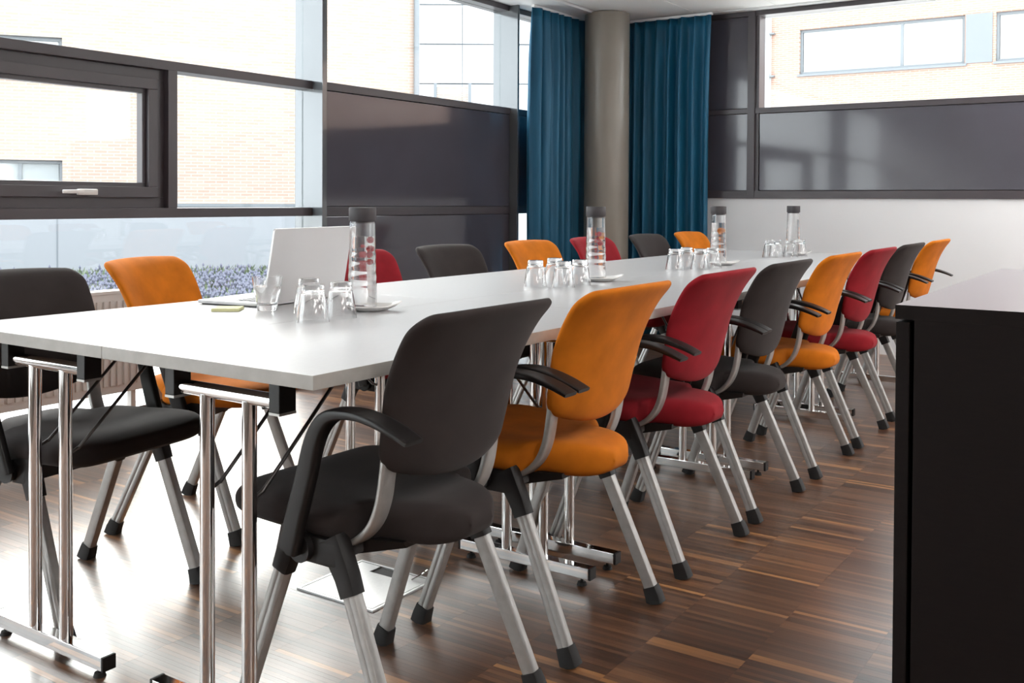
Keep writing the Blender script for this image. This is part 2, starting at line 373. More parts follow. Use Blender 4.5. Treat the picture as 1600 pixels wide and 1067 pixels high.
# solid panel bay
P('frame_strip', 2.90, 4.79, WY-0.012, WY+0.05, Z3+0.003, Z4+0.004)
P('frame_strip', 2.90, 4.79, WY-0.012, WY+0.05, Z1-0.002, Z2+0.003)
P('panel', 2.903, 4.785, WY-0.010, WY+0.04, Z2+0.006, Z3-0.001, m=M_PANEL, bev=0.003)
P('panel', 2.903, 4.785, WY-0.010, WY+0.04, 0.02, Z1-0.005, m=M_PANEL, bev=0.003)
P('panel', 4.812, EX, WY-0.010, WY+0.04, Z2+0.006, Z3-0.001, m=M_PANEL, bev=0.003)
P('frame_strip', 4.812, EX, WY-0.012, WY+0.05, Z3+0.003, Z4+0.004)
P('frame_strip', 4.812, EX, WY-0.012, WY+0.05, Z1-0.002, Z2+0.003)
P('bottom_rail', 4.812, EX, WY, WG+0.04, -0.02, 0.07)
P('backing', 2.868, EX, WY+0.045, WG+0.05, Z1-0.002, Z4+0.002)
P('backing', 2.868, 4.79, WY+0.045, WG+0.05, -0.02, Z1)
# panes
w1 = bpy.data.objects.new('window_1', None); COL.objects.link(w1); struct(w1)
for a in ((X0, 2.83, Z4, 2.415), (X0, -1.6, Z2, Z3), (1.919, 2.83, Z2, Z3), (-1.55, 0.0, Z2, Z3), (X0, 2.83, 0.07, Z1), (2.90, 4.79, Z4+0.004, 2.415), (4.812, EX, Z4+0.004, 2.415), (4.812, EX, 0.07, Z1-0.002)):
    obj('pane', boxm(a[0], a[1], WG-0.006, WG+0.006, a[2], a[3]), M_GLASS, w1)
# top-hung sash
w2 = bpy.data.objects.new('window_2', None); COL.objects.link(w2); struct(w2)
def ring(bm, x0, x1, z0, z1, t, y0, y1, tb=None):
    tb = t if tb is None else tb
    box(bm, x0, x1, y0, y1, z0, z0+tb, 0.002); box(bm, x0, x1, y0, y1, z1-t, z1, 0.002)
    box(bm, x0, x0+t, y0, y1, z0+tb, z1-t, 0.002); box(bm, x1-t, x1, y0, y1, z0+tb, z1-t, 0.002); return bm
obj('fixed_frame', ring(bmesh.new(), 0.052, 1.867, Z2, Z3, 0.052, WY+0.035, WG+0.04), M_FRAME, w2)
obj('sash_frame', ring(bmesh.new(), 0.108, 1.812, Z2+0.05, Z3-0.05, 0.05, WY+0.008, WG+0.02), M_FRAME, w2)
obj('glazing_bead', ring(bmesh.new(), 0.156, 1.764, Z2+0.098, Z3-0.098, 0.022, WY+0.03, WG-0.01), M_FRAME, w2)
obj('pane', boxm(0.16, 1.76, WG-0.005, WG+0.005, Z2+0.1, Z3-0.1), M_GLASS, w2)
hb = boxm(1.375, 1.47, WY-0.030, WY-0.012, 1.062, 1.088, bev=0.005); box(hb, 1.30, 1.40, WY-0.036, WY-0.022, 1.068, 1.084, bev=0.005); box(hb, 1.41, 1.46, WY-0.014, WY+0.008, 1.064, 1.086, bev=0.003)
obj('window_handle', hb, M_HANDLE, w2, smooth=35)

# ------------------------------------------------------------------ setting: end wall
wall_end = struct(obj('wall_end', boxm(EX, EX+0.2, Y0, WG+0.1, -0.02, 1.075), M_WALL))
we = bpy.data.objects.new('window_3', None); COL.objects.link(we); struct(we)
Q = lambda n, *a, m=M_FRAME, bev=0.002: obj(n, boxm(*a, bev=bev), m, we)
Q('bottom_rail', EX-0.012, EX+0.12, Y0, WG+0.1, 1.073, 1.128)
Q('top_rail', EX-0.012, EX+0.14, Y0, WG+0.1, 2.416, CEIL+0.03)
Q('backing', EX+0.055, EX+0.14, Y0, 1.427, 1.10, 1.730)
Q('backing', EX+0.055, EX+0.14, 1.427, WG+0.05, 1.10, 2.45)
Q('post', EX-0.020, EX+0.14, 1.427, 1.483, 1.073, CEIL)
Q('frame_strip', EX-0.010, EX+0.12, 1.483, WG, 1.700, 1.736)
Q('panel', EX-0.006, EX+0.05, 1.486, WG, 1.131, 1.697, m=M_PANEL)
Q('panel', EX-0.006, EX+0.05, 1.486, WG, 1.739, 2.413, m=M_PANEL)
Q('reveal', EX+0.0, EX+0.12, 1.400, 1.427, 1.128, 2.416)
Q('frame_strip', EX-0.012, EX+0.12, Y0, 1.427, 1.697, 1.738)
Q('panel', EX-0.004, EX+0.05, Y0, 1.392, 1.132, 1.694, m=M_PANEL)
Q('frame_strip', EX-0.012, EX+0.12, -2.3, -2.24, 1.738, 2.416)
for a in ((Y0, -2.3), (-2.24, 1.400)):
    obj('pane', boxm(EX+0.085, EX+0.097, a[0], a[1], 1.738, 2.416), M_GLASS, we)
# back and right walls (out of the photograph)
struct(obj('wall_right', boxm(X0, EX+0.2, Y0-0.2, Y0, -0.02, CEIL+0.03), M_WALL))
struct(obj('wall_back', boxm(X0-0.2, X0, Y0-0.2, WG, -0.02, CEIL+0.03), M_WALL))

# ------------------------------------------------------------------ column, curtains, radiator, floor box
cc = (5.47, 2.42)
tag(obj('column', cyl(bmesh.new(), (cc[0], cc[1], 0), (cc[0], cc[1], CEIL-0.006), 0.168, seg=64), M_COLUMN, smooth=40), 'round taupe-grey painted column in the room corner between the two curtains', 'column')
def curtain(label, path, top, seed, amp=0.050, wl_=0.105, flare=0.0):
    rnd = random.Random(seed); t = thing('curtain', label, 'curtain', (path[0][0], path[0][1], 0)); O = Vector((path[0][0], path[0][1], 0))
    P = [Vector((x, y, 0)) for x, y in path]; L = sum((b-a).length for a, b in zip(P, P[1:]))
    n = int(L/0.007); nz = 26; bm = bmesh.new(); rows = []
    ph = [0]
    for k in range(n): ph.append(ph[-1] + 2*pi*0.007/(wl_*(0.75+0.5*(noise.noise(Vector((k*0.03, seed, 0)))+0.5))))
    for r in range(nz+1):
        z = 0.015 + (top-0.015)*r/nz; row = []; hh = r/nz
        for k in range(n+1):
            s = k/n*L; acc = 0
            for a, b in zip(P, P[1:]):
                d = (b-a).length
                if s <= acc+d+1e-6: break
                acc += d
            tdir = (b-a).normalized(); p = a+tdir*(s-acc); nn = Vector((-tdir.y, tdir.x, 0))
            A = amp*(1.0-0.45*max(0, (hh-0.86)/0.14))*(0.75+0.5*noise.noise(Vector((k*0.02, seed+5, hh*0.7))))
            off = A*math.sin(ph[k]+0.5*math.sin(ph[k])) + 0.16*A*math.sin(2.3*ph[k]+hh*1.5) + 0.010*noise.noise(Vector((k*0.05, hh*3, seed)))
            swell = flare*math.sin(hh*pi)*(1-k/n)
            p = p + nn*off + tdir*(0.008*math.sin(ph[k]*1.0+1)-swell)
            row.append(bm.verts.new((p.x-O.x, p.y-O.y, z)))
        rows.append(row)
    for a, b in zip(rows, rows[1:]):
        for k in range(n): bm.faces.new((a[k], a[k+1], b[k+1], b[k]))
    o = obj('fabric', bm, M_CURT, t, smooth=True); md = o.modifiers.new('s', 'SOLIDIFY'); md.thickness = 0.003; md.offset = 0
    tb = bmesh.new()
    for a, b in zip(P, P[1:]):
        d = (b-a).normalized(); nn = Vector((-d.y, d.x, 0))*0.012
        q = [a-O-nn, b-O-nn, b-O+nn, a-O+nn]
        v = [tb.verts.new((p.x, p.y, zz)) for zz in (top, CEIL-0.013) for p in q]
        for f in ((0, 1, 2, 3), (4, 5, 6, 7), (0, 1, 5, 4), (1, 2, 6, 5), (2, 3, 7, 6), (3, 0, 4, 7)): tb.faces.new([v[i] for i in f])
    obj('curtain_rail', tb, M_TRIM, t)
curtain('teal pleated curtain hanging in front of the left window wall, left of the column', [(4.80, 2.655), (5.35, 2.655), (5.66, 2.65)], CEIL-0.03, 3, flare=0.03)
curtain('teal pleated curtain hanging on the end wall, right of the column', [(5.76, 1.70), (5.76, 2.50)], CEIL-0.03, 11, amp=0.055, flare=-0.02)
rd = thing('radiator', 'pale ribbed panel radiator low in front of the left window wall', 'radiator', (0, 2.73, 0))
obj('panel', boxm(-1.15, 1.66, 0.0, 0.018, 0.175, 0.62, bev=0.004), M_RAD, rd)
obj('top_grille', boxm(-1.15, 1.66, -0.004, 0.078, 0.62, 0.635, bev=0.003), M_RAD, rd)
obj('back_panel', boxm(-1.15, 1.66, 0.06, 0.078, 0.175, 0.62, bev=0.004), M_RAD, rd)
rb = bpy.data.meshes.new('rib'); b_ = boxm(-0.010, 0.010, -0.009, 0.001, 0.21, 0.59, bev=0.004); b_.to_mesh(rb); b_.free(); rb.materials.append(M_RAD)
for k in range(82):
    o = bpy.data.objects.new('rib', rb); COL.objects.link(o); o.parent = rd; o.location = (-1.12+k*0.0337, 0, 0)
for x in (1.60, -1.1): obj('bracket', boxm(x-0.012, x+0.012, 0.02, 0.05, 0.0, 0.2), M_RAD, rd)
fb = thing('floor_box', 'square steel floor outlet cover set in the parquet under the table', 'floor outlet', (0.665, 0.458, 0))
obj('frame', ring(boxm(0, 0.002, 0, 0.002, 0, 0.001), 0, 0.256, 0, 0.001, 0.0005, 0, 0.001), M_PLATE, fb).hide_render = False
bpy.data.objects.remove([o for o in fb.children][0]) if fb.children else None
bm = bmesh.new()
box(bm, 0, 0.256, 0, 0.008, 0.0003, 0.005); box(bm, 0, 0.256, 0.262, 0.270, 0.0003, 0.005); box(bm, 0, 0.008, 0.008, 0.262, 0.0003, 0.005); box(bm, 0.248, 0.256, 0.008, 0.262, 0.0003, 0.005)
obj('frame', bm, M_PLATE, fb)
bm = bmesh.new(); box(bm, 0.011, 0.20, 0.011, 0.259, 0.0003, 0.0045); box(bm, 0.20, 0.245, 0.011, 0.10, 0.0003, 0.0045); box(bm, 0.20, 0.245, 0.19, 0.259, 0.0003, 0.0045)
obj('lid', bm, M_PLATE, fb)
obj('cable_opening', boxm(0.2, 0.245, 0.10, 0.19, 0.0003, 0.0012), M_RUBBER, fb)
bm = bmesh.new(); sweep(bm, smooth_path([(0.215, 0.05, 0.006), (0.235, 0.03, 0.02), (0.25, 0.02, 0.03), (0.262, 0.03, 0.012)]), rrect(0.004, 0.004, 0.0015, 1)); obj('pull_ring', bm, M_CHROME, fb)

# ------------------------------------------------------------------ tables
TL, TW, TH = 1.2018, 0.6053, 0.742
def bm_foot():
    return box(bmesh.new(), -0.016, 0.016, -0.215, 0.215, 0.022, 0.053, 0.002)
def mesh_of(name, bm, mats, smooth=False):
    bmesh.ops.recalc_face_normals(bm, faces=bm.faces)
    me = bpy.data.meshes.new(name); bm.to_mesh(me); bm.free()
    for x in (mats if isinstance(mats, (list, tuple)) else [mats]): me.materials.append(x)
    if smooth: me.polygons.foreach_set('use_smooth', [True]*len(me.polygons)); me.set_sharp_from_angle(angle=math.radians(smooth))
    return me
b_ = box(bmesh.new(), 0.0006, TL-0.0006, 0.0006, TW-0.0006, TH-0.026, TH, 0.0012)
for f in b_.faces: f.material_index = 0 if f.normal.z > 0.7 else (2 if f.normal.z < -0.7 else 1)
me_top = mesh_of('tabletop', b_, [M_TOP, M_TOPEDGE, mat('grey_underside', (0.16, 0.15, 0.14), 0.6)])
b_ = bmesh.new(); box(b_, 0.10, TL-0.10, 0.15-0.012, 0.15+0.012, 0.690, 0.716); box(b_, 0.10, TL-0.10, TW-0.15-0.012, TW-0.15+0.012, 0.690, 0.716)
me_rail = mesh_of('under_rail', b_, M_BLACK)
def legset(name):
    D = {}
    D['crossbar'] = mesh_of('crossbar', cyl(bmesh.new(), (0, -0.15, 0.667), (0, 0.15, 0.667), 0.0145, seg=20), M_CHROME, 40)
    D['tube'] = mesh_of('tube', cyl(bmesh.new(), (0, 0, 0.052), (0, 0, 0.660), 0.0145, seg=20), M_CHROME, 40)
    D['foot_bar'] = mesh_of('foot_bar', bm_foot(), M_CHROME)
    D['end_cap'] = mesh_of('end_cap', box(bmesh.new(), -0.0165, 0.0165, 0, 0.007, 0.0215, 0.0535, 0.002), M_BLACK)
    b = cyl(bmesh.new(), (0, 0, 0.0), (0, 0, 0.009), 0.014, 0.011, 16); cyl(b, (0, 0, 0.009), (0, 0, 0.024), 0.004, seg=8)
    D['leveling_foot'] = mesh_of('leveling_foot', b, M_RUBBER, 40)
    b = box(bmesh.new(), -0.021, 0.021, -0.014, 0.014, 0.650, 0.716, 0.002)
    D['hinge_block'] = mesh_of('hinge_block', b, M_BLACK)
    D['block_cap'] = mesh_of('block_cap', box(bmesh.new(), -0.0212, 0.0212, -0.0142, 0.0142, 0.645, 0.650), M_SILVER)
    b = bmesh.new(); pth = smooth_path([(0.012, 0, 0.470), (0.030, 0, 0.478), (0.055, 0, 0.498), (0.29, 0, 0.716)], 3)
    sweep(b, pth, [(0.004*math.cos(2*pi*k/8), 0.004*math.sin(2*pi*k/8)) for k in range(8)], side=Vector((0, 1, 0)))
    D['brace_rod'] = mesh_of('brace_rod', b, M_ROD, 60)
    return D
LS = legset('l')
def lk(name, me, parent, loc=(0, 0, 0), rotz=0):
    o = bpy.data.objects.new(name, me); COL.objects.link(o); o.parent = parent; o.location = loc; o.rotation_euler = (0, 0, rotz); return o
ordn = ['nearest', 'second', 'third', 'farthest']
def table(i, j):
    side = 'right-hand' if j == 0 else 'window-side'
    lab = f'{ordn[i]} of the four white folding tables in the {side} row' + (', on chrome T-legs' if True else '')
    t = thing('folding_table', lab, 'table', (i*TL, j*TW, 0), 0, 'white folding tables pushed together')
    lk('tabletop', me_top, t); lk('under_rail', me_rail, t)
    for x, r in ((0.072, 0), (TL-0.072, pi)):
        L = bpy.data.objects.new('leg_frame', LS['foot_bar']); COL.objects.link(L); L.parent = t; L.location = (x, TW/2, 0); L.rotation_euler = (0, 0, r)
        lk('crossbar', LS['crossbar'], L)
        for s in (-1, 1):
            lk('tube', LS['tube'], L, (0, 0.061*s, 0)); lk('brace_rod', LS['brace_rod'], L, (0, 0.061*s, 0))
            lk('end_cap', LS['end_cap'], L, (0, 0.2151*s, 0), 0 if s > 0 else pi)
            lk('leveling_foot', LS['leveling_foot'], L, (0, 0.187*s, 0))
            lk('hinge_block', LS['hinge_block'], L, (0, 0.151*s, 0)); lk('block_cap', LS['block_cap'], L, (0, 0.151*s, 0))
for i in range(4):
    for j in range(2): table(i, j)

# ------------------------------------------------------------------ chairs (local: front = +y)
def seat_bm():
    hwt = [(-0.118, 0.0), (-0.114, 0.035), (-0.104, 0.060), (-0.085, 0.085), (-0.052, 0.107), (-0.02, 0.119), (0.02, 0.134), (0.045, 0.138), (0.052, 0.205), (0.075, 0.220), (0.15, 0.226), (0.25, 0.228), (0.31, 0.225), (0.342, 0.216), (0.360, 0.198), (0.371, 0.165), (0.376, 0.10), (0.378, 0.0)]
    ys = [t[0] for t in hwt]; nv = len(hwt)-1; nu = 24
    top = [(-0.118, 0.440), (-0.10, 0.458), (-0.05, 0.471), (0.05, 0.473), (0.18, 0.474), (0.28, 0.481), (0.34, 0.477), (0.37, 0.460), (0.38, 0.450)]
    bot = [(-0.118, 0.412), (-0.10, 0.396), (-0.05, 0.386), (0.05, 0.392), (0.20, 0.402), (0.33, 0.404), (0.36, 0.412), (0.37, 0.420)]
    def pt(i, j, s):
        u = -1+2*i/nu; u = math.sin(u*pi/2)
        y, hw = hwt[j]; hw = max(hw, 0.03 if j in (0, nv) else 0)
        if j in (0, nv): hw = 0.035 if j == 0 else 0.10
        x = u*hw
        e = abs(u)**9; zt, zb = smoothint(y, top), smoothint(y, bot); zm = (zt+zb)/2
        if i in (0, nu) or j in (0, nv): return Vector((x, y, zm))
        k = math.sqrt(max(0, 1-e*0.96))
        dip = -0.010*math.exp(-((x/0.12)**2))*math.exp(-(((y-0.12)/0.13)**2)) if s > 0 else 0
        yy = y
        return Vector((x, yy, zm + s*(zt-zb)/2*k + dip))
    bm = bmesh.new(); pillow(bm, lambda i, j: pt(i, j, 1), lambda i, j: pt(i, j, -1), nu, nv); return bm
BACKC = [(0.505, -0.047), (0.55, -0.060), (0.60, -0.072), (0.65, -0.084), (0.70, -0.097), (0.75, -0.114), (0.79, -0.133), (0.82, -0.153), (0.85, -0.186)]
def back_bm():
    nu, nv = 26, 30
    def pt(i, j, s):
        u = math.sin((-1+2*i/nu)*pi/2); v = math.sin((-1+2*j/nv)*pi/2)
        zc = 0.700+v*0.145
        hw = smoothint(zc, [(0.50, 0.182), (0.56, 0.191), (0.64, 0.199), (0.74, 0.209), (0.85, 0.222)])
        r = 0.042 if v > 0 else 0.030
        v0 = 1-r/0.150; a = max(0, (abs(v)-v0)/(1-v0))
        hw -= r*(1-math.sqrt(max(0, 1-a*a)))
        x = u*hw; q = max(0, 1-(x/0.19)**2)
        zt = 0.842+0.006*q; zb = 0.553-0.038*q
        z = zb+(zt-zb)*(v+1)/2
        yc = smoothint(z, BACKC) + 0.047*abs(x/0.2)**2.4*(1.0-0.45*max(0, v))
        if i in (0, nu) or j in (0, nv): return Vector((x, yc, z))
        m = max(abs(u)**7, abs(v)**9); k = math.sqrt(max(0, 1-m*0.97))
        th = 0.017 + 0.002*(1-abs(v))
        sl = (smoothint(z+0.005, BACKC)-smoothint(z-0.005, BACKC))/0.01; n = Vector((0, 1, -sl)).normalized()
        return Vector((x, yc, z)) + n*(s*th*k)
    bm = bmesh.new(); pillow(bm, lambda i, j: pt(i, j, 1), lambda i, j: pt(i, j, -1), nu, nv); return bm
LEGF = ((0.203, 0.200, 0.36), (0.217, 0.318, 0.030)); LEGB = ((0.203, 0.045, 0.345), (0.217, -0.095, 0.030))
def leg_bm(L, s):
    a, b = Vector(L[0]), Vector(L[1]); a.x *= s; b.x *= s
    prof = rrect(0.026, 0.033, 0.006, 2)
    prof = prof[:6] + [(-0.013, 0.003), (-0.0115, 0.0)] + [(-0.013, -0.003)] + prof[6:]
    return sweep(bmesh.new(), [a, b], prof if s < 0 else [(-x, y) for x, y in prof][::-1])
def foot_bm(L, s):
    a, b = Vector(L[0]), Vector(L[1]); a.x *= s; b.x *= s; d = (b-a).normalized()
    p0 = b-d*0.012; p1 = b+d*0.010; p2 = Vector((b.x, b.y+d.y*0.028, 0.0005))
    return sweep(bmesh.new(), [p0, p1, p2], rrect(0.032, 0.038, 0.006, 2), scales=[(1, 1), (1.1, 1.1), (1.22, 1.15)])
def socket_bm(L, s, hub):
    a, b = Vector(L[0]), Vector(L[1]); a.x *= s; b.x *= s; d = (b-a).normalized()
    h = Vector((hub[0]*s, hub[1], hub[2]))
    P = [h, h.lerp(a, 0.5), a, a+d*0.035]; return sweep(bmesh.new(), P, rrect(0.034, 0.042, 0.008, 2), scales=[(1.12, 1.35), (1.08, 1.2), (1.03, 1.06), (1, 0.98)])
def arm_bm(s):
    pts = [(0.245, 0.155, 0.385), (0.247, 0.132, 0.455), (0.249, 0.106, 0.530), (0.252, 0.082, 0.600), (0.254, 0.056, 0.640), (0.255, 0.022, 0.660), (0.256, -0.03, 0.666), (0.259, -0.078, 0.661), (0.260, -0.125, 0.648), (0.260, -0.160, 0.634)]
    pts = [(x*s, y, z) for x, y, z in pts]; n = 4; P = smooth_path(pts, n); m = len(P)
    sx = [(0, 0.022), (0.3, 0.024), (0.45, 0.032), (0.6, 0.046), (0.85, 0.050), (1, 0.048)]
    sy = [(0, 0.046), (0.3, 0.040), (0.45, 0.030), (0.6, 0.019), (0.85, 0.013), (1, 0.009)]
    sc = [(interp(k/(m-1), sx), interp(k/(m-1), sy)) for k in range(m)]
    return sweep(bmesh.new(), P, rrect(1, 1, 0.22, 3), scales=sc)
def upright_bm(s):
    pts = [(0.166, 0.120, 0.390), (0.166, 0.085, 0.391), (0.166, 0.045, 0.406), (0.166, 0.010, 0.440), (0.166, -0.010, 0.485), (0.166, -0.020, 0.540), (0.164, -0.022, 0.570)]
    P = smooth_path([(x*s, y, z) for x, y, z in pts], 4)
    return sweep(bmesh.new(), P, rrect(0.040, 0.013, 0.004, 2))
def hub_bm(s):
    bm = cyl(bmesh.new(), (0.185*s, 0.140, 0.388), (0.236*s, 0.140, 0.388), 0.027, seg=20)
    box(bm, min(0.175*s, 0.222*s), max(0.175*s, 0.222*s), 0.055, 0.195, 0.360, 0.412, 0.008); return bm
def frame_bm():
    bm = bmesh.new()
    box(bm, -0.185, 0.185, 0.10, 0.15, 0.372, 0.398, 0.006)
    # tapered plastic shell beneath the seat
    v = [bm.verts.new(p) for p in ((-0.185, 0.16, 0.400), (0.185, 0.16, 0.400), (0.12, -0.02, 0.398), (-0.12, -0.02, 0.398), (-0.175, 0.15, 0.350), (0.175, 0.15, 0.350), (0.10, -0.01, 0.380), (-0.10, -0.01, 0.380))]
    for f in ((0, 1, 2, 3), (7, 6, 5, 4), (0, 4, 5, 1), (1, 5, 6, 2), (2, 6, 7, 3), (3, 7, 4, 0)): bm.faces.new([v[k] for k in f])
    for s in (-1, 1):
        x = 0.19*s; box(bm, min(x, x*0.8), max(x, x*0.8), 0.05, 0.13, 0.376, 0.404, 0.005)
    return bm
CM = {}
CM['frame'] = mesh_of('seat_frame', frame_bm(), M_BLACK, 40)
for s in (-1, 1):
    CM['arm', s] = mesh_of('armrest', arm_bm(s), M_BLACK, 50); CM['up', s] = mesh_of('back_upright', upright_bm(s), M_SILVER, 50)
    CM['hub', s] = mesh_of('hub', hub_bm(s), M_BLACK, 40)
    for k, L, h in (('f', LEGF, (0.203, 0.176, 0.425)), ('b', LEGB, (0.203, 0.082, 0.412))):
        CM['leg'+k, s] = mesh_of('leg', leg_bm(L, s), M_SILVER, 35); CM['foot'+k, s] = mesh_of('rubber_foot', foot_bm(L, s), M_RUBBER, 40)
        CM['sock'+k, s] = mesh_of('leg_socket', socket_bm(L, s, h), M_BLACK, 40)
for cname, F in (('grey', F_GREY), ('orange', F_ORANGE), ('red', F_RED)):
    CM['seat', cname] = mesh_of('seat', seat_bm(), F, 60); CM['back', cname] = mesh_of('backrest', back_bm(), F, 75)
def subsurf(o): md = o.modifiers.new('s', 'SUBSURF'); md.levels = 1; md.render_levels = 1
def chair(color, x, y, rz, label, group):
    t = thing('conference_chair', label, 'chair', (x, y, 0), rz, group)
    subsurf(lk('seat', CM['seat', color], t)); subsurf(lk('backrest', CM['back', color], t)); lk('seat_frame', CM['frame'], t)
    for s in (-1, 1):
        lk('armrest', CM['arm', s], t); lk('back_upright', CM['up', s], t); lk('hub', CM['hub', s], t)
        for k in 'fb':
            l = lk('leg', CM['leg'+k, s], t); lk('leg_socket', CM['sock'+k, s], l); lk('rubber_foot', CM['foot'+k, s], l)
    return t
CN = {'grey': 'charcoal grey', 'orange': 'orange', 'red': 'dark red'}
seq = ['grey', 'orange', 'red', 'grey', 'orange', 'red', 'grey', 'orange']
RIGHT = [(0.335, -0.002, 0.0), (0.915, 0.0, 0.0), (1.55, 0.012, 0.0), (2.13, 0.02, 0), (2.77, 0.02, 0.0), (3.35, 0.02, 0.0), (3.98, 0.03, 0.0), (4.62, 0.03, 0.0)]
whr = ['nearest chair of the right-hand row, its back to the camera', 'second chair of the right-hand row, behind the nearest grey one', 'third chair of the right-hand row, by the second table', 'fourth chair of the right-hand row, between a red and an orange chair',
       'fifth chair of the right-hand row, right of centre', 'sixth chair of the right-hand row, beside the sideboard corner', 'seventh chair of the right-hand row, last but one', 'last chair of the right-hand row, nearest the end wall']
whl = ['chair at the left edge on the window side, nearest the camera', 'second chair on the window side, turned towards the table', 'third chair on the window side, mostly behind laptop and bottle', 'fourth chair on the window side, before the dark wall panel',
       'fifth chair on the window side, in front of the window strip', 'sixth chair on the window side, behind the second water bottle', 'seventh chair on the window side, in front of the column', 'last chair on the window side, in front of the right curtain']
for k, (x, y, r) in enumerate(RIGHT):
    chair(seq[k], x, y, r, f'{CN[seq[k]]} upholstered {whr[k]}', 'chairs along the right side of the tables')
LEFT = [(0.288, 1.274, 188), (0.903, 1.514, 200.5), (1.68, 1.34, 180), (2.28, 1.34, 180), (2.95, 1.34, 180), (3.567, 1.34, 180), (4.245, 1.34, 180), (4.87, 1.34, 180)]
for k, (x, y, r) in enumerate(LEFT):
    chair(seq[k], x, y, math.radians(r), f'{CN[seq[k]]} upholstered {whl[k]}', 'chairs along the window side of the tables')

# ------------------------------------------------------------------ sideboard
sb = thing('sideboard', 'low espresso-brown sideboard in the right foreground', 'sideboard', (0.243, -0.901, 0))
SBX, SBY, SBH = 0.965, -0.52, 0.90
b_ = boxm(0, SBX, SBY, 0, SBH-0.020, SBH, bev=0.0005)
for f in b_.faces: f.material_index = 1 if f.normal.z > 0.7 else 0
obj('top', b_, [M_CAB, M_CABSHEEN], sb)
obj('carcass', boxm(0.0, SBX, SBY, -0.026, 0.06, SBH-0.0200, bev=0.0003), M_CAB, sb)
obj('plinth', boxm(0.02, SBX-0.02, SBY+0.03, -0.06, 0.0, 0.06), M_CAB, sb)
for k in range(2):
    d = obj('door', boxm(0.001+k*SBX/2, SBX/2-0.002+k*SBX/2, -0.0195, -0.001, 0.062, SBH-0.024, bev=0.0015), M_CAB, sb)
    xk = SBX/2-0.05 if k == 0 else SBX/2+0.04
    obj('handle', boxm(xk, xk+0.01, -0.001, 0.018, 0.5, 0.66, bev=0.002), M_ROD, d)

# ------------------------------------------------------------------ things on the tables
T = TH
tumb_me = []
def tumbler(up=True):
    h, rb, rt_ = 0.092, 0.0275, 0.0415
    out = [(0.0, 0.0), (rb-0.002, 0.0), (rb, 0.002), (rb+0.0005, 0.020), (rb+0.0035, 0.024), (rt_, h)]
    inn = [(rt_-0.0016, h+0.0002), (rb+0.0015, 0.026), (rb-0.003, 0.0195), (rb-0.010, 0.017), (0.0, 0.0165)]
    return lathe(bmesh.new(), out+inn, 40)
me_tum = mesh_of('tumbler', tumbler(), M_TUMBLER, 45)
def view_off(x, y, r):   # pixel was taken at the rim nearest the camera
    d = Vector((x-CAM.x, y-CAM.y)).normalized(); return x+d.x*r, y+d.y*r
SETS = [
 ('three beside the laptop', 'upside-down tumblers beside the laptop', [(0.552, 0.556, 'front-left'), (0.69, 0.71, 'rear-left'), (0.655, 0.560, 'right-hand')]),
 ('set before the second bottle', 'upside-down tumblers before the second bottle', [(1.76, 0.675, 'leftmost'), (1.93, 0.70, 'rear'), (1.785, 0.575, 'front middle'), (1.90, 0.575, 'rightmost')]),
 ('set before the third bottle', 'upside-down tumblers before the third bottle', [(2.89, 0.66, 'leftmost'), (3.06, 0.68, 'rear'), (2.97, 0.575, 'front middle'), (3.09, 0.565, 'rightmost')]),
 ('farthest set', 'upside-down tumblers before the farthest bottle', [(4.13, 0.665, 'leftmost'), (4.27, 0.68, 'rear'), (4.23, 0.585, 'front middle'), (4.35, 0.572, 'rightmost')])]
for lab, grp, pts in SETS:
    for x, y, w in pts:
        o = bpy.data.objects.new('tumbler', me_tum); COL.objects.link(o); o.location = (x, y, T+0.0925); o.rotation_euler = (pi, 0, x*7)
        tag(o, f'upturned clear tumbler, {w} one of the {lab}', 'glass', grp)
wt = obj('tumbler', me_tum, None, loc=(0.665, 0.843, T+0.0003)); tag(wt, 'upright tumbler of water standing in front of the open laptop', 'glass')
obj('water', lathe(bmesh.new(), [(0, 0.0168), (0.0240, 0.0200), (0.0288, 0.0262), (0.0358, 0.066), (0, 0.066)], 40), M_WATER, wt, smooth=40)
def bottle_bms(bumpy):
    def r(z):
        b = interp(z, [(0, 0.036), (0.006, 0.0395), (0.05, 0.0395), (0.12, 0.037), (0.235, 0.0345)])
        if bumpy and 0.06 < z < 0.164: b += 0.0007*math.sin((z-0.06)*2*pi/0.026)
        return b
    zs = [0.0, 0.003, 0.006]+[0.01+0.005*k for k in range(46)]
    out = [(0, 0)]+[(r(z)-(0.003 if z == 0 else 0), z) for z in zs]+[(0.0340, 0.240)]
    inn = [(0.0320, 0.240)]+[(r(z)-0.0022, z) for z in reversed(zs) if z > 0.008]+[(0.030, 0.008), (0, 0.008)]
    glass = lathe(bmesh.new(), out+inn, 40)
    wz = [z for z in zs if 0.0095 < z < 0.201]
    water = lathe(bmesh.new(), [(0, 0.0086)]+[(r(z)-0.0027, z) for z in wz]+[(0, wz[-1])], 40)
    cap = lathe(bmesh.new(), [(0, 0.236), (0.0315, 0.236), (0.0318, 0.2415), (0.0362, 0.2415), (0.0372, 0.2430), (0.0372, 0.276), (0.0360, 0.2785), (0, 0.2785)], 40)
    return glass, water, cap
g_, w_, c_ = bottle_bms(True)
me_bg = mesh_of('bottle', g_, M_TUMBLER, 50); me_bw = mesh_of('water', w_, M_WATER, 50); me_bc = mesh_of('cap', c_, M_CAP, 40)
